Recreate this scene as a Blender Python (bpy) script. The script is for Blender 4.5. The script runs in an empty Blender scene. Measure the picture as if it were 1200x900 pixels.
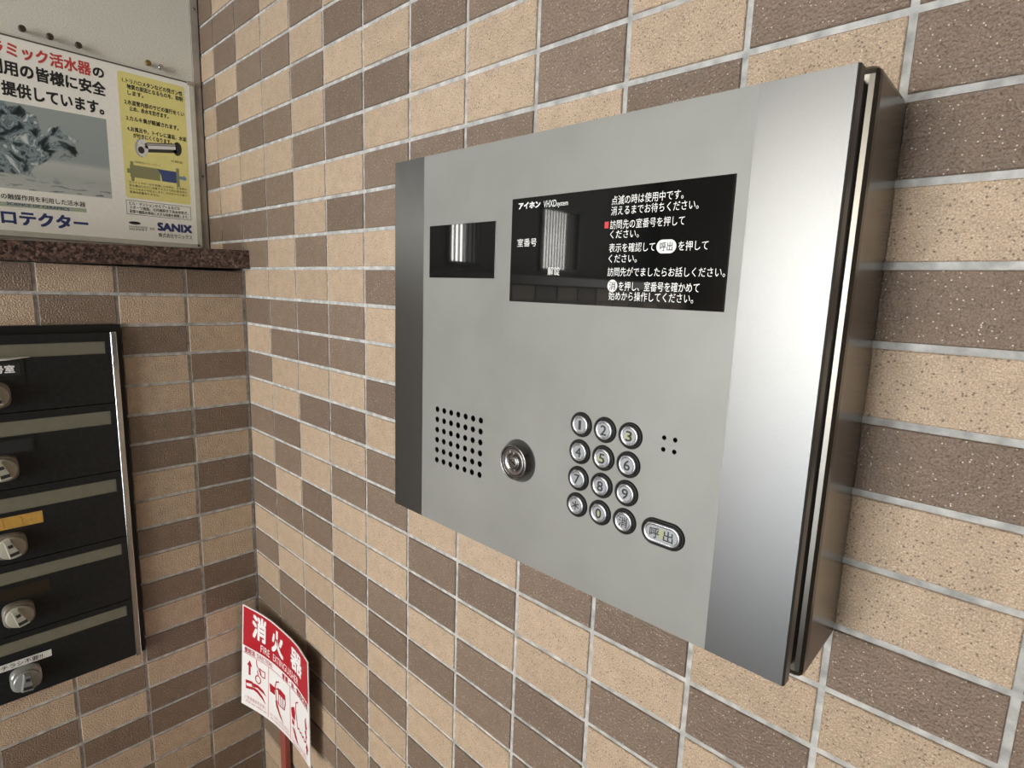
import bpy, bmesh, math, random
from mathutils import Vector, Matrix
random.seed(7)
SC = bpy.context.scene
COL = SC.collection
# Everything below is measured in centimetres from the wall corner (x along the tiled back wall, -y into
# the lobby, z up from the keypad's eye line); CM/Z0 turn that into metres above the floor.
CM, Z0 = 0.01, 1.35
def P(x, y, z): return Vector((x*CM, y*CM, Z0+z*CM))

# ------------------------------------------------------------------ camera, world, light, exposure
cam = bpy.data.cameras.new('camera')
cam.sensor_fit = 'HORIZONTAL'; cam.sensor_width = 36.0
cam.lens = 662.214/1200*36.0
cam.clip_start = 0.01
co = bpy.data.objects.new('camera', cam); COL.objects.link(co)
Rm = ((0.7250568, 0.68786103, 0.0337615), (0.13627906, -0.09524961, -0.98608089), (-0.67507085, 0.71956564, -0.16280243))
M = Matrix(((Rm[0][0], -Rm[1][0], -Rm[2][0], 0), (Rm[0][1], -Rm[1][1], -Rm[2][1], 0), (Rm[0][2], -Rm[1][2], -Rm[2][2], 0), (0, 0, 0, 1)))
co.matrix_world = Matrix.Translation(P(108.4015, -42.8128, 2.6595)) @ M
SC.camera = co

w = bpy.data.worlds.new('banded_sky'); SC.world = w; w.use_nodes = True
wn = w.node_tree.nodes['Background']; wn.inputs[1].default_value = 22.0
# daylight outside: bright across the street, cooler towards the ground, dimmed above, shaped to keep light off the lower walls
_tc = w.node_tree.nodes.new('ShaderNodeTexCoord'); _sp = w.node_tree.nodes.new('ShaderNodeSeparateXYZ'); _mr = w.node_tree.nodes.new('ShaderNodeMapRange')
_mr.inputs[1].default_value = -1; _mr.inputs[2].default_value = 1
_cr = w.node_tree.nodes.new('ShaderNodeValToRGB')
w.node_tree.links.new(_tc.outputs['Generated'], _sp.inputs[0]); w.node_tree.links.new(_sp.outputs[2], _mr.inputs[0])
w.node_tree.links.new(_mr.outputs[0], _cr.inputs[0]); w.node_tree.links.new(_cr.outputs[0], wn.inputs[0])
_st = [(0.22, (0.08, 0.085, 0.09)), (0.31, (0.20, 0.22, 0.25)), (0.39, (0.42, 0.45, 0.48)), (0.465, (0.98, 0.975, 0.95)), (0.545, (1.0, 0.985, 0.93)), (0.60, (0.33, 0.32, 0.29)), (0.70, (0.22, 0.21, 0.19)), (1.0, (0.22, 0.21, 0.19))]
while len(_cr.color_ramp.elements) < len(_st): _cr.color_ramp.elements.new(0.5)
for _e, (_p, _c) in zip(_cr.color_ramp.elements, _st): _e.position = _p; _e.color = (*_c, 1)

OPEN = (13, 98, -110, 84)        # entrance opening in the wall behind the camera: x0, x1, z0, z1
YF = -200                        # where that wall stands
WIN = (-143, -121.5, 9.5, 31)       # ribbed window over the ledge: y0, y1, z0, z1
WIN2 = (-94, -82, 9.5, 26)
WIN3 = (-178, -167, 11, 34)
ADDED_SLIT = (148, 166)            # slit added further right in the same wall, for edge highlight and tile sheen
ADDED_WIN = (-75, -63.5, 9.5, 32)  # added opening, put in to brighten the left side strip's reflection
XR = 215                         # wall to the right of the camera
ZC, ZF = 125, -135
def portal(name, loc, rot, sx, sy):
    l = bpy.data.lights.new(name, 'AREA'); l.shape = 'RECTANGLE'; l.size = sx*CM; l.size_y = sy*CM
    l.cycles.is_portal = True
    o = bpy.data.objects.new(name, l); COL.objects.link(o); o.location = loc; o.rotation_euler = rot
    return o
portal('entrance_daylight', P((OPEN[0]+OPEN[1])/2, YF+1, (OPEN[2]+OPEN[3])/2), (math.pi/2, 0, 0), OPEN[1]-OPEN[0], OPEN[3]-OPEN[2])
portal('added_slit_daylight', P((ADDED_SLIT[0]+ADDED_SLIT[1])/2, YF+1, (OPEN[2]+OPEN[3])/2), (math.pi/2, 0, 0), ADDED_SLIT[1]-ADDED_SLIT[0], OPEN[3]-OPEN[2])
SC.view_settings.view_transform = 'Standard'; SC.view_settings.look = 'None'
SC.view_settings.gamma = 1.0; SC.view_settings.use_curve_mapping = False
SC.view_settings.exposure = 0.0
SC.cycles.max_bounces = 8; SC.cycles.diffuse_bounces = 5; SC.cycles.glossy_bounces = 5

# ------------------------------------------------------------------ materials
def mat(name, col, rough=0.5, metal=0.0, spec=0.5, **kw):
    m = bpy.data.materials.new(name); m.use_nodes = True
    b = m.node_tree.nodes['Principled BSDF']
    b.inputs['Base Color'].default_value = (*col, 1); b.inputs['Roughness'].default_value = rough
    b.inputs['Metallic'].default_value = metal; b.inputs['Specular IOR Level'].default_value = spec
    for k, v in kw.items(): b.inputs[k].default_value = v
    return m
class NT:
    def __init__(s, m): s.t = m.node_tree; s.n = s.t.nodes; s.l = s.t.links; s.b = s.n['Principled BSDF']
    def new(s, k, **kw):
        n = s.n.new(k)
        for a, v in kw.items():
            if hasattr(n, a) and a not in ('Scale', 'Detail'): setattr(n, a, v)
            else: n.inputs[a].default_value = v
        return n
    def link(s, a, b): s.l.new(a, b)
    def coord(s): return s.new('ShaderNodeTexCoord').outputs['Object']
    def ramp(s, fac, stops):
        r = s.new('ShaderNodeValToRGB'); e = r.color_ramp.elements
        while len(e) < len(stops): e.new(0.5)
        for i, (p, c) in enumerate(stops): e[i].position = p; e[i].color = (*c, 1) if len(c) == 3 else c
        s.link(fac, r.inputs[0]); return r.outputs[0]
    def mix(s, fac, a, b, mode='MIX'):
        n = s.n.new('ShaderNodeMix'); n.data_type = 'RGBA'; n.blend_type = mode
        for sock, v in ((n.inputs[0], fac), (n.inputs[6], a), (n.inputs[7], b)):
            if hasattr(v, 'links') or hasattr(v, 'is_linked'): s.link(v, sock)
            else: sock.default_value = v if not isinstance(v, tuple) else (*v, 1)
        return n.outputs[2]
def noisy(name, col, amount, scale, rough=0.5, metal=0.0, spec=0.5, bump=0.0, bscale=None, stretch=None):
    """one colour with a faint mottling, optionally a fine bump"""
    m = mat(name, col, rough, metal, spec); k = NT(m); c = k.coord()
    if stretch:
        mp = k.new('ShaderNodeMapping'); mp.inputs['Scale'].default_value = stretch; k.link(c, mp.inputs[0]); c = mp.outputs[0]
    n = k.new('ShaderNodeTexNoise'); n.inputs['Scale'].default_value = scale; n.inputs['Detail'].default_value = 6
    k.link(c, n.inputs['Vector'])
    lo = tuple(v*(1-amount) for v in col); hi = tuple(min(1, v*(1+amount)) for v in col)
    k.link(k.ramp(n.outputs[0], [(0.3, lo), (0.7, hi)]), k.b.inputs['Base Color'])
    if bump:
        n2 = k.new('ShaderNodeTexNoise'); n2.inputs['Scale'].default_value = bscale or scale; n2.inputs['Detail'].default_value = 3
        k.link(c, n2.inputs['Vector']); bp = k.new('ShaderNodeBump'); bp.inputs['Strength'].default_value = bump; bp.inputs['Distance'].default_value = 0.001
        k.link(n2.outputs[0], bp.inputs['Height']); k.link(bp.outputs[0], k.b.inputs['Normal'])
    return m

def tile_material():
    m = mat('speckled_wall_tile', (0.4, 0.3, 0.2), 0.36, spec=0.8); k = NT(m); c = k.coord()
    at = k.new('ShaderNodeAttribute'); at.attribute_name = 'tone'
    base = k.ramp(at.outputs['Fac'], [(0.0, (0.140, 0.094, 0.063)), (0.36, (0.210, 0.146, 0.100)), (0.64, (0.41, 0.304, 0.205)), (1.0, (0.51, 0.382, 0.265))])
    n = k.new('ShaderNodeTexNoise'); n.inputs['Scale'].default_value = 60; n.inputs['Detail'].default_value = 5; k.link(c, n.inputs['Vector'])
    base = k.mix(0.35, base, k.ramp(n.outputs[0], [(0.3, (0.35, 0.34, 0.33)), (0.7, (0.66, 0.66, 0.66))]), 'OVERLAY')
    n1 = k.new('ShaderNodeTexNoise'); n1.inputs['Scale'].default_value = 900; n1.inputs['Detail'].default_value = 2; k.link(c, n1.inputs['Vector'])
    base = k.mix(0.85, base, k.ramp(n1.outputs[0], [(0.3, (0.3, 0.29, 0.29)), (0.7, (0.7, 0.7, 0.7))]), 'OVERLAY')
    # dark and pale grains in the clay
    v = k.new('ShaderNodeTexVoronoi'); v.inputs['Scale'].default_value = 420; k.link(c, v.inputs['Vector'])
    sel = k.ramp(v.outputs['Color'], [(0.74, (0, 0, 0)), (0.78, (0.75, 0.75, 0.75))])
    dot = k.ramp(v.outputs['Distance'], [(0.22, (1, 1, 1)), (0.36, (0, 0, 0))])
    dk = k.mix(1.0, sel, dot, 'MULTIPLY')
    base = k.mix(dk, base, (0.085, 0.055, 0.04))
    v2 = k.new('ShaderNodeTexVoronoi'); v2.inputs['Scale'].default_value = 520; k.link(c, v2.inputs['Vector'])
    sel2 = k.ramp(v2.outputs['Color'], [(0.80, (0, 0, 0)), (0.84, (1, 1, 1))])
    dot2 = k.ramp(v2.outputs['Distance'], [(0.15, (1, 1, 1)), (0.3, (0, 0, 0))])
    base = k.mix(k.mix(1.0, sel2, dot2, 'MULTIPLY'), base, (0.7, 0.6, 0.48))
    k.link(base, k.b.inputs['Base Color'])
    nb = k.new('ShaderNodeTexNoise'); nb.inputs['Scale'].default_value = 430; nb.inputs['Detail'].default_value = 4; k.link(c, nb.inputs['Vector'])
    bp = k.new('ShaderNodeBump'); bp.inputs['Strength'].default_value = 0.9; bp.inputs['Distance'].default_value = 0.0023
    k.link(nb.outputs[0], bp.inputs['Height']); k.link(bp.outputs[0], k.b.inputs['Normal'])
    return m
TILE = tile_material()
GROUT = noisy('grey_grout', (0.43, 0.425, 0.41), 0.34, 90, 0.85, bump=0.3, bscale=500)
PLASTER = noisy('white_plaster', (0.62, 0.6, 0.56), 0.05, 20, 0.8)
DARKWALL = noisy('dark_stone_wall', (0.12, 0.11, 0.10), 0.1, 20, 0.6)
CEIL = noisy('ceiling_board', (0.6, 0.58, 0.54), 0.05, 20, 0.8)
FLOORM = noisy('floor_stone', (0.2, 0.19, 0.18), 0.2, 30, 0.5)

def granite():
    m = mat('red_granite', (0.12, 0.07, 0.06), 0.3); k = NT(m); c = k.coord()
    v = k.new('ShaderNodeTexVoronoi'); v.inputs['Scale'].default_value = 330; k.link(c, v.inputs['Vector'])
    n = k.new('ShaderNodeTexNoise'); n.inputs['Scale'].default_value = 180; n.inputs['Detail'].default_value = 4; k.link(c, n.inputs['Vector'])
    a = k.ramp(v.outputs['Color'], [(0.2, (0.02, 0.014, 0.012)), (0.5, (0.085, 0.05, 0.04)), (0.85, (0.19, 0.13, 0.105))])
    k.link(k.mix(0.7, a, k.ramp(n.outputs[0], [(0.35, (0.18, 0.17, 0.17)), (0.7, (0.8, 0.75, 0.72))]), 'OVERLAY'), k.b.inputs['Base Color'])
    return m
GRANITE = granite()
STEEL = noisy('brushed_steel', (0.24, 0.222, 0.195), 0.04, 40, 0.24, 1.0)
STRIP = noisy('satin_aluminium', (0.152, 0.152, 0.149), 0.02, 500, 0.35, 1.0, bump=0.05, bscale=1800)
FACE = noisy('silver_paint', (0.252, 0.252, 0.236), 0.08, 16, 0.5, 0.25, bump=0.04, bscale=1500)
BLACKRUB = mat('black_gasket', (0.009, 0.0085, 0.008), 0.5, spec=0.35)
GLASS = mat('black_glass', (0.006, 0.006, 0.006), 0.03, spec=0.6)
CHROME = mat('polished_chrome', (0.62, 0.62, 0.62), 0.14, 1.0)
DULLCHROME = mat('dull_chrome', (0.24, 0.235, 0.23), 0.24, 1.0)
KEYCAP = mat('key_metal', (0.44, 0.45, 0.475), 0.27, 1.0)
KEYFLAT = mat('key_centre', (0.30, 0.31, 0.325), 0.45, 0.5)
INK = mat('black_ink', (0.015, 0.015, 0.016), 0.6)
WHITEINK = mat('white_ink', (0.86, 0.86, 0.84), 0.5)
GREYINK = mat('grey_ink', (0.32, 0.32, 0.31), 0.5)
REDDOT = mat('red_mark', (0.6, 0.03, 0.03), 0.4)
WORN = mat('worn_yellow_resin', (0.33, 0.34, 0.20), 0.5)
BOARD = noisy('textured_white_board', (0.68, 0.66, 0.58), 0.10, 420, 0.75, bump=0.4, bscale=420)
FRAME = noisy('board_frame_metal', (0.40, 0.355, 0.305), 0.08, 60, 0.45, 0.3)
CHANNEL = noisy('sheet_holder_plastic', (0.52, 0.50, 0.42), 0.08, 60, 0.3)
CHANNELD = mat('holder_dark_edge', (0.10, 0.09, 0.075), 0.5)  # dark top edge of the sheet holder
PAPER = noisy('poster_paper', (0.88, 0.86, 0.78), 0.03, 160, 0.5)
POSTRED = mat('poster_red', (0.56, 0.065, 0.055), 0.5)
POSTBLUE = mat('poster_blue', (0.03, 0.045, 0.16), 0.5)
YELLOW = noisy('poster_yellow', (0.80, 0.72, 0.27), 0.03, 100, 0.5)
GREENBAR = mat('poster_green', (0.40, 0.46, 0.33), 0.5)
OLIVE = mat('print_olive', (0.27, 0.26, 0.13), 0.5)
PRINTGREY = mat('print_grey', (0.42, 0.41, 0.38), 0.5)
PRINTDARK = mat('print_dark', (0.035, 0.033, 0.03), 0.5)
PRINTLIGHT = mat('print_light', (0.72, 0.71, 0.68), 0.5)
PRINTBLUE = mat('print_blue', (0.055, 0.085, 0.22), 0.5)
PRINTCYAN = mat('print_cyan', (0.16, 0.30, 0.38), 0.5)
PINBROWN = mat('pin_brown', (0.045, 0.032, 0.02), 0.4)
PINBRASS = mat('pin_brass', (0.30, 0.22, 0.08), 0.35, 0.8)
BOXBLACK = noisy('black_box_paint', (0.009, 0.010, 0.0105), 0.5, 160, 0.42, bump=0.15, bscale=900)
FLAP = noisy('olive_flap', (0.165, 0.158, 0.115), 0.08, 80, 0.45)
DIAL = noisy('cream_dial', (0.36, 0.345, 0.28), 0.08, 60, 0.35)
DIALDARK = noisy('aged_dial', (0.165, 0.145, 0.11), 0.1, 60, 0.4)
CLEARDIAL = mat('clear_dial', (0.30, 0.31, 0.29), 0.08, 0.35)
ORANGE = noisy('orange_tape', (0.50, 0.29, 0.06), 0.15, 120, 0.55)
BROWNLAB = mat('dark_brown_label', (0.022, 0.016, 0.008), 0.4)
TAPE = mat('white_tape', (0.68, 0.67, 0.64), 0.5)
SIGNRED = mat('sign_red', (0.42, 0.006, 0.018), 0.4)
SIGNWHITE = mat('sign_white', (0.84, 0.83, 0.83), 0.4)
PINKINK = mat('sign_faint_red', (0.62, 0.20, 0.23), 0.5)
POLE = noisy('red_pole_paint', (0.30, 0.075, 0.06), 0.06, 40, 0.3)
DARKMETAL = mat('dark_frame', (0.03, 0.03, 0.03), 0.4, 0.5)

def splash_print():
    """the printed photograph of a water splash, drawn by noise on the poster"""
    m = mat('splash_picture', (0.4, 0.45, 0.45), 0.45); k = NT(m); c = k.coord()
    sp = k.new('ShaderNodeSeparateXYZ'); k.link(c, sp.inputs[0])
    def math_(op, a, b=None):
        n = k.new('ShaderNodeMath'); n.operation = op
        for i, v in enumerate((a, b)):
            if v is None: continue
            if isinstance(v, (int, float)): n.inputs[i].default_value = v
            else: k.link(v, n.inputs[i])
        return n.outputs[0]
    n = k.new('ShaderNodeTexNoise'); n.inputs['Scale'].default_value = 26; n.inputs['Detail'].default_value = 5; n.inputs['Distortion'].default_value = 0.8; k.link(c, n.inputs['Vector'])
    y = sp.outputs['Y']; z = sp.outputs['Z']
    wob = math_('MULTIPLY', math_('SUBTRACT', n.outputs[0], 0.5), 1.5)
    dy = math_('DIVIDE', math_('ADD', y, 0.020), 0.095); dz = math_('DIVIDE', math_('SUBTRACT', z, 0.145), 0.052)
    r = math_('ADD', math_('SQRT', math_('ADD', math_('MULTIPLY', dy, dy), math_('MULTIPLY', dz, dz))), wob)
    mask = k.ramp(r, [(0.92, (1, 1, 1)), (1.0, (0, 0, 0))])
    n2 = k.new('ShaderNodeTexNoise'); n2.inputs['Scale'].default_value = 30; n2.inputs['Detail'].default_value = 3.5; n2.inputs['Distortion'].default_value = 2.2; k.link(c, n2.inputs['Vector'])
    water = k.ramp(n2.outputs[0], [(0.36, (0.008, 0.013, 0.016)), (0.45, (0.05, 0.075, 0.085)), (0.52, (0.27, 0.335, 0.345)), (0.57, (0.10, 0.14, 0.155)), (0.66, (0.60, 0.65, 0.63))])
    bg = k.ramp(z, [(0.068, (0.50, 0.51, 0.47)), (0.095, (0.42, 0.45, 0.42)), (0.118, (0.50, 0.52, 0.48)), (0.126, (0.30, 0.345, 0.34)), (0.207, (0.33, 0.37, 0.355))])
    mp = k.new('ShaderNodeMapping'); mp.inputs['Scale'].default_value = (1, 14, 60); k.link(c, mp.inputs[0])
    n3 = k.new('ShaderNodeTexNoise'); n3.inputs['Scale'].default_value = 3; n3.inputs['Detail'].default_value = 3; k.link(mp.outputs[0], n3.inputs['Vector'])
    rip = k.mix(1.0, k.ramp(n3.outputs[0], [(0.56, (0, 0, 0)), (0.64, (1, 1, 1))]), k.ramp(z, [(0.072, (1, 1, 1)), (0.10, (0, 0, 0))]), 'MULTIPLY')
    bg = k.mix(rip, bg, (0.10, 0.14, 0.15))
    k.link(k.mix(mask, bg, water), k.b.inputs['Base Color'])
    return m
SPLASH = splash_print()

# ------------------------------------------------------------------ builders
class MB:
    """collects shapes (in cm) that become ONE mesh object"""
    def __init__(s): s.v = []; s.f = []; s.m = []; s.sm = []; s.tone = []
    def add(s, verts, faces, mi=0, smooth=False, tone=0.0):
        o = len(s.v); s.v += [tuple(p) for p in verts]
        for f in faces: s.f.append(tuple(i+o for i in f)); s.m.append(mi); s.sm.append(smooth); s.tone.append(tone)
        return s
    def box(s, x0, x1, y0, y1, z0, z1, mi=0):
        v = [(x, y, z) for x in (x0, x1) for y in (y0, y1) for z in (z0, z1)]
        return s.add(v, [(0, 1, 3, 2), (4, 6, 7, 5), (0, 4, 5, 1), (2, 3, 7, 6), (0, 2, 6, 4), (1, 5, 7, 3)], mi)
    def lathe(s, c, ax, prof, n=40, mi=0, sx=1.0, caps=True, smooth=True):
        """prof: (distance along ax, radius); ax 'y-' or 'x+'; rings are stretched by sx sideways"""
        vs = []
        for d, r in prof:
            for i in range(n):
                a = 2*math.pi*i/n; u, v = r*math.cos(a)*sx, r*math.sin(a)
                vs.append((c[0]+u, c[1]-d, c[2]+v) if ax == 'y-' else (c[0]+d, c[1]+u, c[2]+v) if ax == 'x+' else (c[0]+u, c[1]+v, c[2]+d))
        fs = [(j*n+i, j*n+(i+1) % n, (j+1)*n+(i+1) % n, (j+1)*n+i) for j in range(len(prof)-1) for i in range(n)]
        s.add(vs, fs, mi, smooth)
        if caps:
            o = len(s.v)-len(vs)
            s.f.append(tuple(range(o, o+n))); s.f.append(tuple(range(o+(len(prof)-1)*n, o+len(prof)*n)))
            s.m += [mi, mi]; s.sm += [False, False]; s.tone += [0, 0]
        return s
    def pill(s, c, prof, half, n=32, mi=0):
        """lathe along -y whose two halves are pulled apart by 2*half in x"""
        vs = []
        for d, r in prof:
            for i in range(n):
                a = 2*math.pi*(i+0.5)/n
                vs.append((c[0]+r*math.cos(a)+(half if math.cos(a) > 0 else -half), c[1]-d, c[2]+r*math.sin(a)))
        fs = [(j*n+i, j*n+(i+1) % n, (j+1)*n+(i+1) % n, (j+1)*n+i) for j in range(len(prof)-1) for i in range(n)]
        o = len(s.v); s.add(vs, fs, mi, True)
        s.f.append(tuple(range(o+(len(prof)-1)*n, o+len(prof)*n))); s.m.append(mi); s.sm.append(False); s.tone.append(0)
        return s
    def flat(s, pts, fn, mi=0):
        """a filled outline: 2-D points sent through fn"""
        return s.add([fn(*p) for p in pts], [tuple(range(len(pts)))], mi)
    def stroke(s, pts, wd, fn, mi=0, closed=False):
        q = list(pts)+([pts[0]] if closed else [])
        for (a, b), (c, d) in zip(q, q[1:]):
            L = math.hypot(c-a, d-b) or 1; nx, ny = -(d-b)/L*wd/2, (c-a)/L*wd/2; ex, ey = (c-a)/L*wd*.35, (d-b)/L*wd*.35
            s.add([fn(a-ex+nx, b-ey+ny), fn(c+ex+nx, d+ey+ny), fn(c+ex-nx, d+ey-ny), fn(a-ex-nx, b-ey-ny)], [(0, 1, 2, 3)], mi)
        return s
    def text(s, body, x0, x1, zc, h, fn, mi=0, bold=0.0):
        """lettering fitted between x0 and x1, h tall around zc, sent through fn"""
        vs, fs = glyphs(body, 0.0)
        xa = min(v[0] for v in vs); xb = max(v[0] for v in vs)
        lat = all(ord(ch) < 0x2000 for ch in body)
        mid, em = (0.345, 0.70) if lat else (0.38, 0.90)
        k = (x1-x0)/(xb-xa)
        for i, (ox, oz) in enumerate(((0, 0),) if bold <= 0 else ((bold, bold), (-bold, bold), (bold, -bold), (-bold, -bold), (0, 0))):
            a, b, c = (Vector(fn(*p)) for p in ((x0, zc), (x0+0.01, zc), (x0, zc+0.01)))
            up = (b-a).cross(c-a).normalized()*0.0022*i
            s.add([Vector(fn(x0+(v[0]+ox-xa)*k, zc+(v[1]+oz-mid)*h/em))+up for v in vs], fs, mi)
        return s
    def build(s, name, mats, parent=None, base=None, bevel=0.0, kind=None):
        if base is None: base = parent['_b'] if parent is not None and '_b' in parent else (0, 0, 0)
        me = bpy.data.meshes.new(name)
        B = P(*base) if parent is not None or tuple(base) != (0, 0, 0) else Vector((0, 0, Z0))
        me.from_pydata([P(*v)-B for v in s.v], [], s.f)
        for m in (mats if isinstance(mats, (list, tuple)) else [mats]): me.materials.append(m)
        me.polygons.foreach_set('material_index', s.m); me.polygons.foreach_set('use_smooth', s.sm)
        if any(s.tone):
            a = me.attributes.new('tone', 'FLOAT', 'FACE'); a.data.foreach_set('value', s.tone)
        me.update()
        o = bpy.data.objects.new(name, me); COL.objects.link(o)
        if parent is not None: o.parent = parent; o['_b'] = list(base)
        else: o.location = B
        if bevel:
            b = o.modifiers.new('edge', 'BEVEL'); b.width = bevel*CM; b.segments = 3; b.limit_method = 'ANGLE'; b.angle_limit = math.radians(50)
        if kind: o['kind'] = kind
        return o
def fix_normals(o):
    bm = bmesh.new(); bm.from_mesh(o.data); bmesh.ops.recalc_face_normals(bm, faces=bm.faces); bm.to_mesh(o.data); bm.free(); return o
_g = {}
def glyphs(body, bold):
    key = (body, bold)
    if key not in _g:
        cu = bpy.data.curves.new('lettering', 'FONT'); cu.body = body; cu.size = 1; cu.resolution_u = 3; cu.offset = bold
        o = bpy.data.objects.new('lettering', cu); COL.objects.link(o)
        dg = bpy.context.evaluated_depsgraph_get(); dg.update()
        me = bpy.data.meshes.new_from_object(o.evaluated_get(dg))
        _g[key] = ([(v.co.x, v.co.y) for v in me.vertices], [tuple(p.vertices) for p in me.polygons])
        bpy.data.objects.remove(o); bpy.data.curves.remove(cu); bpy.data.meshes.remove(me)
    return _g[key]
def thing(name, base, label, cat, group=None):
    o = bpy.data.objects.new(name, None); COL.objects.link(o); o.location = P(*base); o.empty_display_size = 0.05
    o['_b'] = list(base); o['label'] = label; o['category'] = cat
    if group: o['group'] = group
    return o

# ------------------------------------------------------------------ the room
JOINT, RAISE, CH = 0.5, 0.20, 0.07
ROWS_A = {-11: 'DL', -10: 'DDDL', -9: 'LDLLDL', -8: 'DLDDLDD', -7: 'LDLLDLLDD', -6: 'LLDDLDDLLDL', -5: 'DLLLDDLLLDLD', -4: 'LLDDLLDDDLDLD',
  -3: 'DDDDLDDLDLDLD', -2: 'LDDLDLLDLDLDL', -1: 'LLLLLLDLDDLLD', 0: 'LLDDDDLDLDLDL', 1: 'DLLDDDLLDLDLD', 2: 'DLDLLLDDLLDDL', 3: 'LDLLDDLDLDLDL',
  4: 'LDDDLLDLDLDLDD', 5: 'DLLDLDDLLDDLLL', 6: 'LDDLDLLDDLLDLD', 7: 'DLDDDLLDLLDL', 8: 'LDLLLDDLDDL', 9: 'DLDLLLDDD', 10: 'DLLDDDLLL', 11: 'LDDDLLDLD',
  12: 'DLLLDDLD', 13: 'LDLDDDL', 14: 'DLDLLLD', 15: 'LDLLDD', 16: 'DLDLLL'}
ROWS_B = {-1: 'DDLD', 0: 'LLDL', 1: 'LDLD', 2: 'DLDL', 3: 'LLDD', 4: 'DDLL', 5: 'LDDL', 6: 'DLLD', 7: 'DLDL', 8: 'LDLD', 9: 'LLDL', 10: 'DDLD', 11: 'DLDL',
  12: 'LDLL', 13: 'LLDL', 14: 'DDLD', 15: 'LDDL', 16: 'DLLD', 17: 'LLDL', 18: 'DDLD', 19: 'DLDL'}
def tone_of(ch):
    return random.uniform(0.10, 0.36) if ch == 'D' else random.uniform(0.72, 0.98)
def tile(mb, fn, a0, a1, b0, b1, tone):
    """one raised tile with chamfered edges; fn(a, b, height)"""
    j = JOINT/2; a0 += j; a1 -= j; b0 += j; b1 -= j; c = CH
    if a1-a0 < 0.4 or b1-b0 < 0.4: return
    v = [fn(a0, b0, -RAISE), fn(a1, b0, -RAISE), fn(a1, b1, -RAISE), fn(a0, b1, -RAISE),
         fn(a0, b0, -c), fn(a1, b0, -c), fn(a1, b1, -c), fn(a0, b1, -c),
         fn(a0+c, b0+c, 0), fn(a1-c, b0+c, 0), fn(a1-c, b1-c, 0), fn(a0+c, b1-c, 0)]
    f = [(8, 9, 10, 11)]
    for i in range(4):
        n = (i+1) % 4; f += [(i, n, n+4, i+4), (i+4, n+4, n+8, i+8)]
    mb.add(v, f, 0, False, tone)
# back wall (the one with the intercom), x from the niche to the right-hand wall
mb = MB(); fa = lambda a, b, h: (a, -h, b)
for r in range(-25, 27):
    row = ROWS_A.get(r, '')
    for c in range(-2, 21):
        ch = row[c+2] if c+2 < len(row) else random.choice('LLDLD' if c < 8 else 'LDLD')
        x0 = -17.2 if c == -2 else c*10
        tile(mb, fa, x0, min(XR, c*10+10), -(r+1)*5, -r*5, tone_of(ch))
mb.box(-17.5, XR, RAISE, RAISE+8, ZF, ZC, 1)
mb.build('wall_back', [TILE, GROUT], kind='structure')
# left wall under the ledge
mb = MB(); fb = lambda a, b, h: (h, -a, b)
for r in range(-1, 27):
    row = ROWS_B.get(r, '')
    for c in range(0, 30):
        ch = row[c] if c < len(row) else random.choice('LDLDL')
        tile(mb, fb, c*10 if c else 0.25, c*10+10, -(r+1)*5, -r*5 if r >= 0 else 4.6, tone_of(ch))
mb.box(-RAISE-17.3, -RAISE, YF, 0, ZF, 4.4, 1)
mb.build('wall_left', [TILE, GROUT], kind='structure')
# left wall above the ledge, set back, with the ribbed windows and one added opening
def wall_with_holes(mb, x0, x1, y0, y1, z0, z1, holes):
    ys = sorted({y0, y1, *[h[0] for h in holes], *[h[1] for h in holes]})
    for a, b in zip(ys, ys[1:]):
        h = next((h for h in holes if h[0] <= a and b <= h[1]), None)
        if h: mb.box(x0, x1, a, b, z0, h[2]); mb.box(x0, x1, a, b, h[3], z1)
        else: mb.box(x0, x1, a, b, z0, z1)
mb = MB(); wall_with_holes(mb, -24, -17.6, YF, 0.2, 4.4, ZC, [WIN, WIN2, WIN3, ADDED_WIN]); mb.build('wall_left_upper', [DARKWALL], kind='structure')
for i, wd in enumerate((WIN, WIN2, WIN3, ADDED_WIN)):
    y0, y1, z0, z1 = wd; mb = MB()
    for q in ((y0, y0+1, z0, z1), (y1-1, y1, z0, z1), (y0, y1, z0, z0+1), (y0, y1, z1-1, z1)): mb.box(-19.5, -17, *q)
    n = int((y1-y0-2)/1.5)
    for k in range(n): y = y0+1+(k+0.5)*(y1-y0-2)/n; mb.box(-19, -18.6, y-(0.10 if i == 3 else 0.30), y+(0.10 if i == 3 else 0.30), z0+1, z1-1)
    mb.build('window_%d' % (i+1), [DARKMETAL], kind='structure')  # the last one frames the opening added for the side strip
MB().box(XR, XR+10, YF, RAISE, ZF, ZC).build('wall_right', [DARKWALL], kind='structure')
mb = MB(); x0, x1, z0, z1 = OPEN
mb.box(-24, x0, YF-12, YF, ZF, ZC).box(x1, ADDED_SLIT[0], YF-12, YF, ZF, ZC).box(ADDED_SLIT[1], XR+10, YF-12, YF, ZF, ZC).box(ADDED_SLIT[0], ADDED_SLIT[1], YF-12, YF, z1, ZC).box(ADDED_SLIT[0], ADDED_SLIT[1], YF-12, YF, ZF, z0).box(x0, x1, YF-12, YF, z1, ZC).box(x0, x1, YF-12, YF, ZF, z0)
mb.build('wall_front', [PLASTER], kind='structure')
mb = MB()
for xx in (x0, x0+55, x1-58, x1-3): mb.box(xx, xx+3, YF-8, YF-4, z0, z1)
mb.box(x0, x1, YF-8, YF-4, z1-3, z1).box(x0, x1, YF-8, YF-4, z0, z0+3)
mb.build('window_5', [DARKMETAL], kind='structure')
MB().box(-24, XR+10, YF-12, 8, ZF-10, ZF).build('floor', [FLOORM], kind='structure')
MB().box(-24, XR+10, YF-12, 8, ZC, ZC+10).build('ceiling', [CEIL], kind='structure')
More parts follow.
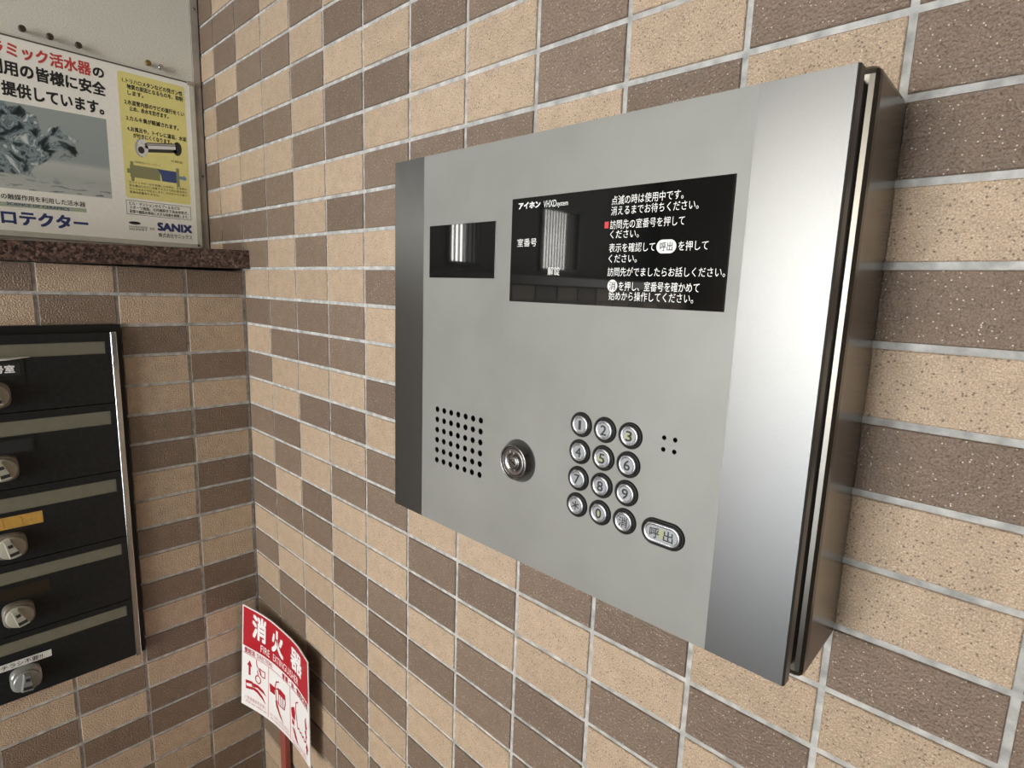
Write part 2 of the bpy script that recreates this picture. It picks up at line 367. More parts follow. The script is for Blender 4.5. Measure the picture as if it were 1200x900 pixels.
# polished granite ledge
mb = MB(); yy = [0.1, -33, -110, -299.9]; tf = [8.2, 7.28, 7.2, 7.2]; bf = [4.95, 4.5, 4.5, 4.5]
vs = []
for y, t, b in zip(yy, tf, bf): vs += [(-17.5, y, 4.45), (2.45, y, b), (2.45, y, t), (-17.5, y, 8.2)]
fs = [(0, 1, 2, 3), (12, 15, 14, 13)]
for k in range(3):
    o = k*4
    for i in range(4): n = (i+1) % 4; fs.append((o+i, o+4+i, o+4+n, o+n))
mb.add(vs, fs); lg = mb.build('trim_1', [GRANITE], bevel=0.15, kind='structure'); fix_normals(lg)

# ------------------------------------------------------------------ intercom
YP = -9.4                                    # front of the face plate
ic = thing('intercom_panel', (80, 0, -20.4), 'silver wall-mounted intercom entry panel with keypad and black display windows on tiled wall', 'intercom')
hs = MB().box(60.2, 100.35, 0.0, -7.2, -20.55, 14.98).build('housing', [STEEL], ic, bevel=0.52)
fix_normals(hs)
MB().box(61.2, 99.6, -7.2, -8.6, -19.75, 14.2).build('gasket', [BLACKRUB], ic)
def pf(x, z): return (x, YP-0.004, z)
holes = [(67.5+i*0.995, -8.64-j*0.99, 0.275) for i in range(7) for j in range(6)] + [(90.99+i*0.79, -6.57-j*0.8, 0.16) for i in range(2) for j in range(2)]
plate = MB().box(65.2, 95.0, -8.5, YP, -19.93, 14.38).build('face_plate', [FACE], ic)
fix_normals(plate)
cut = MB()
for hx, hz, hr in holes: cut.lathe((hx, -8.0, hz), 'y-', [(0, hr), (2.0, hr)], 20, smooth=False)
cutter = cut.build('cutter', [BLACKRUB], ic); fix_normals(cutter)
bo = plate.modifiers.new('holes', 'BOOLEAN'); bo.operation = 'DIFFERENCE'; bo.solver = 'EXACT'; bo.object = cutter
dg = bpy.context.evaluated_depsgraph_get(); dg.update()
me = bpy.data.meshes.new_from_object(plate.evaluated_get(dg))
plate.modifiers.clear(); plate.data = me
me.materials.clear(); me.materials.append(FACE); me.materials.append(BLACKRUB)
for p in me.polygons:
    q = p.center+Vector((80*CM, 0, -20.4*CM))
    p.material_index = 1 if abs(p.normal.y) < 0.5 and 65.5*CM < q.x < 94.5*CM and -19*CM < q.z < 14*CM else 0  # hole walls blackened, the shade inside the holes put into colour
bpy.data.objects.remove(cutter)
def prism(pts, z0, z1):
    n = len(pts); vs = [(x, y, z) for z in (z0, z1) for x, y in pts]
    return MB().add(vs, [tuple(range(n)), tuple(range(2*n-1, n-1, -1))]+[(i, (i+1) % n, n+(i+1) % n, n+i) for i in range(n)])
for edge, seam, sg_ in ((60.55, 65.2, 1), (99.92, 95.0, -1)):
    e = 0.09*sg_
    fix_normals(prism([(seam, -8.5), (seam, YP), (edge+e*1.4, YP), (edge+e*0.5, YP+0.045), (edge, YP+0.13), (edge, -8.5)], -19.93, 14.38).build('side_strip', [STRIP], ic))
# lens window and display window
MB().box(66.1, 74.7, YP+0.3, YP-0.03, 3.6, 8.22).build('camera_window', [GLASS], ic, bevel=0.03)
dw = MB().box(76.45, 94.22, YP+0.3, YP-0.03, 1.82, 9.75).build('display_window', [GLASS], ic, bevel=0.03)
Cc = Vector((108.4015, -42.8128, 2.6595))
def at(u, v):
    """where the sight line through an image pixel (u, v) meets the display glass"""
    d = [Rm[0][i]*(u-600)/662.214+Rm[1][i]*(v-450)/662.214+Rm[2][i] for i in range(3)]
    t = (YP-0.04-Cc.y)/d[1]; return Cc.x+t*d[0], Cc.z+t*d[2]
def az(a, b): return at(580+a/4, 190+b/4)
df = lambda x, z: (x, YP-0.036, z)
lt = MB()
def line(body, a, b, c, d, h, mi=0, bold=0.0):
    (xa, za), (xb, zb) = az(a, b), az(c, d); lt.text(body, xa, xb, (za+zb)/2, h, df, mi, bold)
line('アイホン', 112, 205, 212, 198, 0.50, 0, 0.035)
line('VHXD', 228, 196, 288, 192, 0.50)
line('system', 290, 193, 342, 190, 0.36)
line('室番号', 105, 378, 195, 376, 0.60)
line('解錠', 247, 512, 303, 510, 0.60)
line('点滅の時は使用中です。', 548, 177, 885, 152, 0.58)
line('消えるまでお待ちください。', 545, 226, 955, 199, 0.58)
line('訪問先の室番号を押して', 540, 293, 890, 273, 0.58)
line('ください。', 540, 340, 675, 331, 0.56)
line('表示を確認して', 535, 403, 750, 395, 0.58)
line('を押して', 860, 392, 1000, 389, 0.58)
line('ください。', 533, 453, 665, 449, 0.56)
line('訪問先がでましたらお話しください。', 528, 514, 1080, 516, 0.58)
line('を押し、室番号を確かめて', 580, 580, 958, 590, 0.60)
line('始めから操作してください。', 533, 628, 930, 637, 0.60)
xa, za = az(515, 280); xb, zb = az(532, 310)
lt.flat([(xa, za), (xb, za), (xb, zb), (xa, zb)], df, 1)
(xa, _), (xb, _) = az(757, 396), az(850, 394); zc = (az(757, 396)[1]+az(850, 394)[1])/2; r = 0.43
lt.flat([((xa+r if math.cos(t) < 0 else xb-r)+r*math.cos(t), zc+r*math.sin(t)) for t in [2*math.pi*(i+.5)/32 for i in range(32)]], df, 0)
df2 = lambda x, z: (x, YP-0.042, z)
lt.text('呼出', xa+0.25, xb-0.25, zc, 0.55, df2, 2, 0.01)
xc, zc = az(550, 580)
lt.flat([(xc+0.40*math.cos(t), zc+0.42*math.sin(t)) for t in [2*math.pi*i/32 for i in range(32)]], df, 0)
lt.text('消', xc-0.26, xc+0.26, zc, 0.55, df2, 2, 0.01)
lt.build('lettering', [WHITEINK, REDDOT, INK], dw)
# key switch
lk = (78.15, YP, -11.17)
lock = MB().lathe(lk, 'y-', [(-0.05, 1.80), (0.04, 1.80), (0.12, 1.77), (0.72, 1.47), (0.78, 1.43), (0.80, 1.35), (0.74, 1.30), (0.64, 1.27), (0.64, 1.17), (0.74, 1.14), (0.76, 1.08), (0.76, 0.66), (0.70, 0.62), (0.70, 0.55), (0.79, 0.51), (0.81, 0.43), (0.81, 0.02)], 56).build('key_switch', [DULLCHROME], ic)
kx, ky, kz = lk[0], lk[1]-0.815, lk[2]
kh = MB(); kf = lambda x, z: (kx+x, ky, kz+z)
kh.stroke([(-0.30, 0.10), (-0.12, 0.16), (-0.02, -0.02), (0.14, 0.06), (0.16, -0.08), (0.28, -0.12)], 0.13, kf)
kh.build('keyhole', [INK], lock)
kt = MB(); kt.text('I', -0.35, -0.29, 0.82, 0.2, lambda x, z: (kx+x, lk[1]-0.765, kz+z)); kt.text('O', 0.0, 0.16, 0.8, 0.2, lambda x, z: (kx+x, lk[1]-0.765, kz+z)); kt.build('lettering', [PRINTLIGHT], lock)
# keypad
def button(cx, cz, txt, half=0.0, worn=None):
    pr = [(0.0, 0.765), (0.14, 0.755), (0.24, 0.70), (0.28, 0.61), (0.25, 0.53), (0.235, 0.51)]
    b = MB().pill((cx, YP, cz), pr, half, 40).build('button', [KEYCAP], ic)
    bz = MB(); n = 40
    bp = [(-0.02, 0.95), (0.09, 0.94), (0.15, 0.90), (0.17, 0.835), (0.12, 0.78), (-0.02, 0.77)]
    bz.pill((cx, YP, cz), bp, half, 40); bz.f.pop(); bz.m.pop(); bz.sm.pop(); bz.tone.pop()
    bz.build('bezel', [BLACKRUB], b)
    yl = YP-0.24
    MB().pill((cx, YP, cz), [(0.2352, 0.508), (0.2375, 0.50)], half, 40).build('key_face', [KEYFLAT], b)
    if worn:
        wm = MB(); wr = random.Random(len(txt)+int(cx*10))
        wm.flat([(cx+worn[0]+worn[2]*math.cos(t)*(1+0.25*wr.random()), cz+worn[1]+worn[3]*math.sin(t)*(1+0.25*wr.random())) for t in [2*math.pi*i/14 for i in range(14)]], lambda x, z: (x, YP-0.2385, z))
        wm.build('worn_patch', [WORN], b)['label'] = 'yellowed worn patch on the key'
    g = MB(); gf = lambda x, z: (x, YP-0.2400, z)
    if half: g.text(txt[0], cx-0.86, cx-0.16, cz, 0.74, gf, 0, 0.012); g.text(txt[1], cx+0.16, cx+0.86, cz, 0.74, gf, 0, 0.012)
    elif txt == '*':
        for k in range(3):
            t = math.pi/2+k*math.pi/3; g.stroke([(cx-0.32*math.cos(t), cz-0.32*math.sin(t)), (cx+0.32*math.cos(t), cz+0.32*math.sin(t))], 0.09, gf)
    elif txt == '消': g.text(txt, cx-0.36, cx+0.36, cz, 0.72, gf, 0, 0.012)
    else: g.text(txt, cx-(0.12 if txt == '1' else 0.24), cx+(0.12 if txt == '1' else 0.24), cz, 0.72, gf, 0, 0.012 if txt != '1' else 0.0)
    g.build('lettering', [INK], b)
    return b
for i, ch in enumerate('123456789*0消'):
    button(84.27+(i % 3)*2.095, -6.95-(i//3)*2.078, ch, 0, {'3': (0.02, 0.02, 0.28, 0.36), '5': (-0.1, -0.08, 0.3, 0.26), '0': (0.08, -0.04, 0.18, 0.3)}.get(ch))
button(91.45, -13.15, '呼出', 0.66, (-0.02, 0.05, 0.2, 0.34))['label'] = 'wide pill-shaped call key'

# ------------------------------------------------------------------ notice board in the niche
XB = -17.0
nb = thing('notice_board', (XB, -38, 8.3), 'pale textured notice board in metal frame standing on the granite ledge', 'notice board')
MB().box(-17.5, XB, -61.5, -1.45, 9.0, 74).build('panel', [BOARD], nb)
MB().box(-17.5, XB+0.35, -1.40, -0.08, 8.3, 74).build('frame', [FRAME], nb, bevel=0.05)
MB().box(-17.5, XB+0.25, -61.5, -1.45, 8.25, 9.0).build('frame', [FRAME], nb, bevel=0.05)
MB().box(XB+0.30, XB+0.62, -0.12, -0.02, 8.3, 74).build('gap_line', [BLACKRUB], nb)  # black strip added for the dark gap line between frame and wall
for z in (53.0, 22.85):
    MB().lathe((XB+0.35, -0.72, z), 'x+', [(0, 0.2), (0.08, 0.2), (0.12, 0.12)], 16).build('screw', [DULLCHROME], nb)
for y, z, m_, L in ((-26.45, 40.95, PINBROWN, 1.5), (-22.98, 40.9, PINBROWN, 1.4), (-19.25, 40.75, PINBROWN, 1.4), (-9.05, 41.0, PINBRASS, 1.2), (-7.02, 40.85, CHROME, 1.2)):
    MB().lathe((XB, y, z), 'x+', [(0, 0.2), (L*0.5, 0.2), (L*0.55, 0.46), (L*0.9, 0.5), (L, 0.36)], 20).build('pin', [m_], nb)['label'] = {'pin_brown': 'dark brown round-headed pin', 'pin_brass': 'dull brass pin', 'polished_chrome': 'shiny metal pin'}[m_.name]

# poster in its clear holder
XPp = XB+0.6
po = thing('poster', (XPp, -30, 9.3), 'white water-treatment poster with splash picture and yellow box pinned to pale board', 'poster')
sheet = MB().box(XPp-0.06, XPp, -49.5, -2.32, 9.55, 39.45).build('sheet', [PAPER], po)
hd = MB()
xh = XB+0.38; hd.box(xh, XPp+0.12, -51, -1.5, 8.75, 9.15).box(xh, XPp+0.05, -51, -1.5, 9.15, 9.6).box(xh, XPp+0.12, -1.95, -1.5, 9.0, 39.5).box(xh, XPp+0.05, -2.35, -1.95, 9.15, 39.3)
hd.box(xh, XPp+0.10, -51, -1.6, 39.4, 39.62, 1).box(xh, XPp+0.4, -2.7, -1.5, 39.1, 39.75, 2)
hd.build('sheet_holder', [CHANNEL, CHANNELD, FRAME], po)
wf = lambda e: (lambda y, z: (XPp+e, y, z))
MB().flat([(-47, 15.9), (-16.07, 16.5), (-16.07, 29.9), (-47, 29.2)], wf(0.01)).build('splash_picture', [SPLASH], po)
ink = MB(); F1 = wf(0.012)
ink.text('セラミック活水器', -32.4, -17.75, 37.55, 2.0, F1, 1, 0.032)
ink.text('の', -17.4, -15.9, 37.4, 1.75, F1, 0, 0.032)
ink.text('ご利用の皆様に安全', -32.7, -15.85, 34.75, 2.05, F1, 0, 0.034)
ink.text('水を提供しています。', -33.2, -16.3, 31.6, 2.05, F1, 0, 0.034)
ink.text('「セラミック」の触媒作用を利用した活水器', -36.6, -20.1, 14.95, 0.85, F1, 0, 0.012)
ink.text('プロテクター', -33.7, -20.0, 11.7, 2.2, F1, 2, 0.038)
gb = MB().flat([(-36, 13.2), (-20.0, 13.65), (-20.0, 14.3), (-36, 13.9)], wf(0.01), 0)
gb.build('green_bar', [GREENBAR], po)
ink.text('SCIENCE OF CERAMICS', -30.5, -22.4, 13.86, 0.42, F1, 2, 0.02)
ink.text('SANIX', -9.1, -3.3, 12.4, 1.35, F1, 2, 0.05)
ink.text('株式会社サニックス', -9.1, -3.3, 10.85, 0.8, F1, 0, 0.008)
ink.flat([(-12.85+0.95*math.cos(t), 12.62+0.28*math.sin(t)) for t in [2*math.pi*i/24 for i in range(24)]], F1, 0)
ink.text('日本水道協会認証品', -13.8, -10.9, 11.95, 0.35, F1, 0); ink.text('認証登録番号', -13.8, -10.9, 11.5, 0.35, F1, 0); ink.text('認証', -10.5, -9.7, 11.85, 0.4, F1, 0)
ink.stroke([(-13.95, 14.15), (-13.95, 16.6), (-3.3, 16.6), (-3.3, 14.15)], 0.07, F1, 3, True)
for q, t in enumerate(('ビル・マンションからプールなどの', 'スポーツ施設、公共施設まで赤水を防ぎ、', '配管や施設の寿命に大きな効果を発揮します。')):
    ink.text(t, -13.5, (-5.2, -3.75, -3.75)[q], 16.1-q*0.72, 0.6, F1, 0, 0.012)
ye = MB()
def rrect(y0, y1, z0, z1, r):
    return [((y1-r if math.cos(t) > 0 else y0+r)+r*math.cos(t), (z1-r if math.sin(t) > 0 else z0+r)+r*math.sin(t)) for t in [2*math.pi*(i+.5)/32 for i in range(32)]]
ye.flat(rrect(-13.9, -3.2, 17.05, 38.55, 0.45), wf(0.008)); ye.build('yellow_box', [YELLOW], po)
for t, a, b, z in (('1.トリハロメタンなどの発ガン性', -13.2, -3.6, 37.2), ('物質の原因となるものを、抑制', -12.55, -3.6, 36.25), ('します。', -12.5, -10.1, 35.25),
                   ('2.水道管内部のサビの進行をくい', -13.1, -3.5, 33.6), ('止め、赤水を防ぎます。', -12.4, -6.2, 32.6), ('3.カルキ臭が軽減されます。', -13.0, -4.6, 30.9),
                   ('4.お風呂や、トイレに湯垢、水垢', -12.95, -3.35, 29.1), ('が付きにくくなります。', -12.1, -5.9, 28.1)):
    ink.text(t, a, b, z, 0.78, F1, 0, 0.03)
for q in range(4):
    ink.text(('セラミックボールを充填した本体を、水道管の', '受水槽出口などに設置するだけで給水管全体の', 'サビと水あかを防止します。大がかりな工事や', '電源は必要ありません。')[q], -13.3, -3.8 if q < 3 else -8.5, 19.85-q*0.58, 0.42, F1, 3, 0.004)
ink.text('外観図', -6.2, -4.3, 24.7, 0.4, F1, 0)
ink.text('内部構造図 セラミックボール', -12.2, -8.0, 23.5, 0.36, F1, 3)
ink.build('lettering', [INK, POSTRED, POSTBLUE, PRINTDARK], po)
pi = MB(); F2, F3 = wf(0.014), wf(0.017)
def tilt(y, z, a=0.28, cy=-8.6, cz=26.4): return (y, z+(y-cy)*a*0.55)
def quad(y0, y1, z0, z1, mi, F): pi.flat([tilt(y0, z0), tilt(y1, z0), tilt(y1, z1), tilt(y0, z1)], F, mi)
def ell(cy, cz, ry, rz, mi, F): pi.flat([tilt(cy+ry*math.cos(t), cz+rz*math.sin(t)) for t in [2*math.pi*i/28 for i in range(28)]], F, mi)
ell(-5.0, 26.5, 0.75, 1.25, 1, F2)                                     # far flange
quad(-10.4, -5.1, 25.75, 27.45, 1, F2); quad(-10.4, -5.3, 26.35, 26.95, 2, F3); quad(-10.4, -5.3, 27.05, 27.3, 0, F3)
ell(-11.0, 26.5, 0.98, 1.6, 0, F2); ell(-10.75, 26.5, 0.9, 1.5, 2, F3)  # near flange
pi.flat([(-11.0+0.52*math.cos(t), 25.75+0.62*math.sin(t)) for t in [2*math.pi*i/24 for i in range(24)]], wf(0.02), 1)
for k in range(6): t = k*math.pi/3+0.4; pi.flat([(-10.9+0.72*math.cos(t)+0.1*math.cos(q), 25.75+1.25*math.sin(t)+0.13*math.sin(q)) for q in [2*math.pi*i/8 for i in range(8)]], wf(0.022), 0)
quad2 = lambda y0, y1, z0, z1, mi: pi.flat([(y0, z0), (y1, z0), (y1, z1), (y0, z1)], F2, mi)
quad2(-13.0, -8.2, 20.75, 22.9, 3)
pi.flat([(-8.6, 22.85), (-5.4, 22.85), (-5.4, 20.75), (-7.9, 20.75), (-8.0, 21.6), (-8.25, 22.3)], F3, 4)
F4 = wf(0.021)
for q in ((-12.9, -12.4, 20.1, 23.5), (-5.45, -4.95, 20.1, 23.5), (-13.45, -12.95, 21.4, 22.2)): pi.flat([(q[0], q[2]), (q[1], q[2]), (q[1], q[3]), (q[0], q[3])], F4, 3)
pi.flat([(-4.95, 21.55), (-4.2, 21.55), (-4.2, 21.3), (-3.6, 21.85), (-4.2, 22.4), (-4.2, 22.15), (-4.95, 22.15)], F2, 5)
pi.build('product_drawing', [PRINTGREY, PRINTDARK, PRINTLIGHT, OLIVE, PRINTBLUE, PRINTCYAN], po)

# ------------------------------------------------------------------ mailbox bank
XM = 1.25
mu = thing('mailbox_unit', (0, -36, -61.9), 'black bank of five stacked mailboxes with chrome edge on left tiled wall', 'mailboxes')
G = [-5.9, -17.25, -28.55, -39.95, -51.3, -61.95]
YL, YRt = -50.6, -21.62
MB().box(0.0, 0.45, YL-1.6, -19.95, -62.1, -4.78).build('frame', [BLACKRUB], mu)
for y0, y1 in ((-21.55, -20.72), (YL-0.8, YL-0.05)):
    MB().box(0.45, XM+0.12, y0, y1, -62.05, -5.85).build('edge_trim', [CHROME], mu, bevel=0.12)
ST = [-7.35, -18.5, -29.85, -41.15, -52.3]; SBt = [-9.3, -20.7, -32.05, -43.1, -54.25]
LAB = [BOXBLACK, BOXBLACK, ORANGE, BROWNLAB, TAPE]
for i in range(5):
    z1, z0 = G[i]-0.06, G[i+1]+0.06
    d = MB(); ys = -22.4
    d.box(0.45, XM, YL, YRt, ST[i], z1).box(0.45, XM, ys, YRt, SBt[i], ST[i]).box(0.45, XM, YL, YL+0.8, SBt[i], ST[i]).box(0.45, XM, YL, YRt, z0, SBt[i])
    door = d.build('door', [BOXBLACK], mu, bevel=0.05)
    MB().box(0.45, XM-0.22, YL+0.8, ys, SBt[i], ST[i]).build('slot_flap', [FLAP], door)
    # name plate
    zt = SBt[i]-(0.62 if i < 4 else 1.25); zb = zt-(1.85 if i < 4 else 1.1); yr = (-32.75, -32.3, -31.95, -31.95, -32.65)[i]
    n = MB()
    if i < 2:
        e = 0.45 if i == 0 else 0.3
        n.box(XM, XM+0.14, -40.2, yr+e, zt, zt+0.28).box(XM, XM+0.14, -40.2, yr+e, zb-0.28, zb).box(XM, XM+0.14, yr, yr+e, zb, zt).box(XM, XM+0.14, -40.2, -39.9, zb, zt)
        n.box(XM, XM+0.05, -39.9, yr, zb, zt, 1)
        if i == 0: n.text('号室', -35.6, -33.35, (zt+zb)/2, 1.05, lambda y, z: (XM+0.06, y, z), 2, 0.03)
        n.build('name_plate', [BOXBLACK, INK, WHITEINK], door)
    else:
        n.box(XM, XM+0.06, -40.0, yr, zb, zt)
        if i == 4: n.text('チラシ不要!!', -38.6, -33.75, (zt+zb)/2, 0.72, lambda y, z: (XM+0.066, y, z), 1, 0.01)
        if i == 2:
            for yq in (-36.5, -34.4): n.stroke([(yq, zt-0.3), (yq+0.12, zb+0.3)], 0.16, lambda y, z: (XM+0.066, y, z), 2)
        n.build('name_plate', [LAB[i], INK, mat('faded_orange', (0.36, 0.2, 0.04), 0.6)], door)['label'] = ('blank orange name label', 'dark brown name label', 'white tape label with black writing')[i-2]
    # dial lock: squarish body, round dial, tapered finger grip with two number windows
    cz, cy = (-14.45, -25.2, -37.0, -47.9, -58.6)[i], -35.95
    body, top = (DIALDARK, DIAL) if i < 4 else (CLEARDIAL, CLEARDIAL)
    k = MB(); n_ = 40; vs = []
    for dx, r in ((0, 2.0), (0.7, 1.98), (1.0, 1.85), (1.1, 1.6)):
        for q in range(n_):
            t = 2*math.pi*q/n_; sq = (abs(math.cos(t))**3.2+abs(math.sin(t))**3.2)**(-1/3.2)
            vs.append((XM+dx, cy+r*sq*0.95*math.cos(t), cz+r*sq*0.95*math.sin(t)))
    fs = [(a*n_+q, a*n_+(q+1) % n_, (a+1)*n_+(q+1) % n_, (a+1)*n_+q) for a in range(3) for q in range(n_)]+[tuple(range(3*n_, 4*n_))]
    k.add(vs, fs, 0, True)
    k.lathe((XM, cy, cz), 'x+', [(1.1, 1.66), (1.55, 1.64), (1.68, 1.5), (1.7, 0.05)], 40, 1)
    ang = (0.15, 0.2, 0.25, 0.3, -0.12)[i]; ca, sa = math.cos(ang), math.sin(ang)
    rot = lambda h: (lambda y, z: (XM+h, cy+y*ca-z*sa, cz+y*sa+z*ca))
    lo = [(-0.55, 1.5), (0.30, 1.5), (0.85, -1.35), (-0.75, -1.35)]; hi = [(-0.42, 1.3), (0.2, 1.3), (0.7, -1.2), (-0.6, -1.2)]
    k.add([rot(1.68)(*p) for p in lo]+[rot(2.35)(*p) for p in hi], [(4, 5, 6, 7)]+[(a, (a+1) % 4, (a+1) % 4+4, a+4) for a in range(4)], 1)
    for y0, y1, za, zb_ in ((-0.3, 0.25, 0.35, 0.85), (-0.5, 0.58, -0.95, -0.45)):
        k.flat([(y0, za), (y1, za), (y1, zb_), (y0, zb_)], rot(2.36), 2)
    dl = fix_normals(k.build('dial_lock', [body, top, INK], door))
    if i == 4: dl['label'] = 'clear plastic dial lock'
en = MB().add([(XM-0.15, -44, -9.55), (XM+0.75, -43, -9.65), (XM+0.75, -33.9, -9.5), (XM-0.2, -31.4, -9.28), (XM-0.15, -44, -9.4), (XM+0.75, -43, -9.48), (XM+0.75, -33.9, -9.36), (XM-0.2, -31.4, -9.2)],
              [(0, 1, 2, 3), (4, 7, 6, 5), (0, 4, 5, 1), (1, 5, 6, 2), (2, 6, 7, 3), (3, 7, 4, 0)]).build('envelope', [TAPE], base=(XM, -38, -9.5))
en['label'] = 'white envelope edge sticking out of the topmost mail slot'; en['category'] = 'envelope'

# ------------------------------------------------------------------ fire extinguisher sign on its pole
fs_ = thing('fire_extinguisher_sign', (12.9, -1.6, ZF), 'curved red and white fire extinguisher sign on a red pole in the corner', 'sign')
TOPC = [(1.05, -3.45), (7.6, -2.25), (13.0, -1.85), (19.6, -1.85), (26.1, -2.70)]
BOTC = [(1.30, -4.70), (7.3, -3.2), (12.8, -2.35), (19.7, -2.15), (25.7, -2.55)]
ZT, ZB = -59.8, -80.6
def lag(pts, s):
    """smooth curve through five measured points"""
    n = len(pts)-1; i = min(n-1, int(s*n)); f = s*n-i
    g = lambda k: pts[max(0, min(n, k))] if 0 <= k <= n else ((2*pts[0][0]-pts[1][0], 2*pts[0][1]-pts[1][1]) if k < 0 else (2*pts[n][0]-pts[n-1][0], 2*pts[n][1]-pts[n-1][1]))
    p = [g(i-1), g(i), g(i+1), g(i+2)]
    return tuple(0.5*(2*p[1][c]+(p[2][c]-p[0][c])*f+(2*p[0][c]-5*p[1][c]+4*p[2][c]-p[3][c])*f*f+(3*p[1][c]-p[0][c]-3*p[2][c]+p[3][c])*f**3) for c in (0, 1))
def sg(e):
    """(s across 0..1, t down 0..1) on the curved board, e in front of it"""
    def fn(s, t):
        s = max(0.0, min(1.0, s)); a, b = lag(TOPC, s), lag(BOTC, s)
        return (a[0]+(b[0]-a[0])*t, a[1]+(b[1]-a[1])*t-e, ZT+(ZB-ZT)*t)
    return fn
def sheet_grid(mb, s0, s1, t0, t1, e, mi, n=24):
    g = sg(e); vs = [g(s0+(s1-s0)*i/n, t) for i in range(n+1) for t in (t0, t1)]
    mb.add(vs, [(2*i, 2*i+2, 2*i+3, 2*i+1) for i in range(n)], mi, True)
bd = MB(); n = 24; vs = []
for e in (0.0, -0.14):
    vs += [sg(e)(i/n, t) for i in range(n+1) for t in (0, 1)]
N2 = 2*(n+1); ff = [(2*i, 2*i+1, 2*i+3, 2*i+2) for i in range(n)]+[(N2+2*i, N2+2*i+2, N2+2*i+3, N2+2*i+1) for i in range(n)]
ff += [(2*i, 2*i+2, N2+2*i+2, N2+2*i) for i in range(n)]+[(2*i+1, N2+2*i+1, N2+2*i+3, 2*i+3) for i in range(n)]+[(0, N2, N2+1, 1), (2*n, 2*n+1, N2+2*n+1, N2+2*n)]
bd.add(vs, ff); fix_normals(bd.build('sign_board', [SIGNWHITE], fs_))
pr = MB()
sheet_grid(pr, 0.012, 0.988, 0.012, 0.395, 0.02, 0)
tx = lambda e: (lambda x, z: sg(e)(x, -z))
def stext(body, s0, s1, t, h, mi, bold=0.0, e=0.035): pr.text(body, s0, s1, -t, h, tx(e), mi, bold)
stext('消', 0.125, 0.295, 0.155, 0.215, 1, 0.035); stext('火', 0.40, 0.575, 0.165, 0.215, 1, 0.035); stext('器', 0.690, 0.870, 0.160, 0.195, 1, 0.03)
stext('FIRE', 0.225, 0.36, 0.335, 0.068, 1); stext('EXTINGUISHER', 0.42, 0.80, 0.335, 0.068, 1)
stext('使用法', 0.03, 0.155, 0.432, 0.05, 0, 0.02); stext('DIRECTIONS', 0.18, 0.40, 0.432, 0.042, 0)
stext('普通・油・電気火災用', 0.56, 0.97, 0.432, 0.05, 0, 0.02)
st = lambda pts, wd, mi=0, closed=False: pr.stroke(pts, wd, sg(0.035), mi, closed)
fl = lambda pts, mi=0: pr.flat(pts, sg(0.03), mi)
st([(0.01, 0.467), (0.99, 0.467)] if False else [(0.02+0.96*i/16, 0.467) for i in range(17)], 0.006, 2)
for s in (0.345, 0.668): st([(s, 0.475+0.1*i) for i in range(6)], 0.007, 2)
# panel one: pull the safety pin
st([(0.095, 0.66), (0.095, 0.56)], 0.022); fl([(0.065, 0.575), (0.095, 0.52), (0.125, 0.575)])
st([(0.175, 0.48), (0.18, 0.53), (0.235, 0.60), (0.215, 0.545), (0.25, 0.555), (0.29, 0.55), (0.29, 0.61), (0.255, 0.615), (0.22, 0.60)], 0.009)
st([(0.20+0.032*math.cos(t), 0.665+0.038*math.sin(t)) for t in [2*math.pi*i/14 for i in range(14)]], 0.01, 0, True); st([(0.19, 0.58), (0.20, 0.63)], 0.01)
fl([(0.05, 0.735), (0.13, 0.72), (0.14, 0.80), (0.055, 0.82)]); fl([(0.13, 0.73), (0.20, 0.725), (0.27, 0.745), (0.315, 0.785), (0.26, 0.77), (0.19, 0.755), (0.14, 0.77)])
fl([(0.14, 0.77), (0.20, 0.775), (0.26, 0.81), (0.31, 0.87), (0.25, 0.835), (0.19, 0.805), (0.14, 0.795)]); st([(0.07, 0.775), (0.115, 0.765)], 0.03, 1)
stext('1 安全栓を引き抜く', 0.05, 0.31, 0.905, 0.034, 2); stext('Pull out safety pin', 0.06, 0.32, 0.945, 0.024, 2, 0.0)
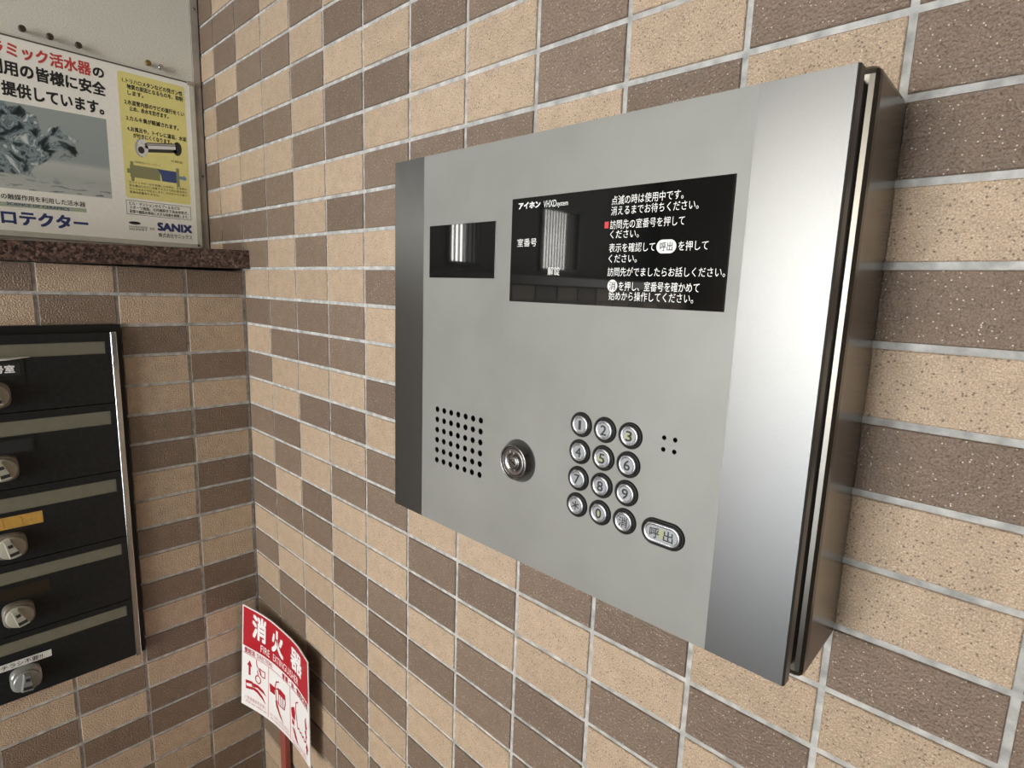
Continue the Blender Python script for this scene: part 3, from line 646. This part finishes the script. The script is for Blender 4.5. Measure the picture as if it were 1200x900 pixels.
# panel two: aim the nozzle
fl([(0.36, 0.62), (0.45, 0.625), (0.45, 0.70), (0.375, 0.70)])
st([(0.51, 0.535), (0.47, 0.555), (0.455, 0.61), (0.465, 0.665), (0.47, 0.72), (0.51, 0.76), (0.585, 0.76), (0.60, 0.69), (0.595, 0.61), (0.53, 0.60), (0.47, 0.625)], 0.010)
for q in range(3): st([(0.505+q*0.03, 0.66), (0.51+q*0.03, 0.75)], 0.008)
fl([(0.49, 0.60), (0.59, 0.605), (0.60, 0.66), (0.50, 0.655)])
fl([(0.455, 0.74), (0.48, 0.745), (0.52, 0.83), (0.575, 0.91), (0.52, 0.87), (0.47, 0.80)])
stext('2 ホースを外し火元に向ける', 0.37, 0.645, 0.925, 0.03, 2); stext('Aim nozzle at base of fire', 0.38, 0.655, 0.96, 0.022, 2)
# panel three: squeeze the lever
fl([(0.68, 0.66), (0.725, 0.62), (0.74, 0.67), (0.735, 0.75), (0.69, 0.735)]); fl([(0.69, 0.755), (0.725, 0.765), (0.72, 0.81), (0.695, 0.80)])
fl([(0.695, 0.83), (0.73, 0.84), (0.76, 0.90), (0.79, 0.95), (0.73, 0.91)])
st([(0.79, 0.53), (0.755, 0.56), (0.75, 0.62), (0.765, 0.72), (0.78, 0.79), (0.80, 0.77), (0.82, 0.80), (0.84, 0.78), (0.86, 0.81), (0.88, 0.785), (0.90, 0.82), (0.93, 0.80), (0.935, 0.72), (0.92, 0.62), (0.935, 0.57)], 0.010)
st([(0.925, 0.60), (0.945, 0.66)], 0.02); st([(0.915, 0.71), (0.945, 0.745)], 0.014)
st([(0.945, 0.90), (0.945, 0.845)], 0.02); fl([(0.92, 0.86), (0.945, 0.80), (0.97, 0.86)])
stext('3 レバーを強く握る', 0.69, 0.93, 0.945, 0.03, 2); stext('Squeeze lever', 0.70, 0.93, 0.975, 0.022, 2)
pr.build('printing', [SIGNRED, SIGNWHITE, PINKINK], fs_)
MB().box(11.4, 13.5, -1.55, -0.55, ZF+1.2, -62.5).build('pole', [POLE], fs_, bevel=0.08)
MB().box(12.0, 12.9, -2.0, -1.55, -78.5, -62.5).build('bracket', [POLE], fs_)
MB().lathe((14.2, -13.6, ZF), 'z', [(0, 13), (0.8, 13), (1.3, 12)], 48).box(11.2, 13.7, -6, -0.5, ZF+0.3, ZF+1.3).build('base', [POLE], fs_)
for o in list(bpy.data.objects):
    if '_b' in o: del o['_b']
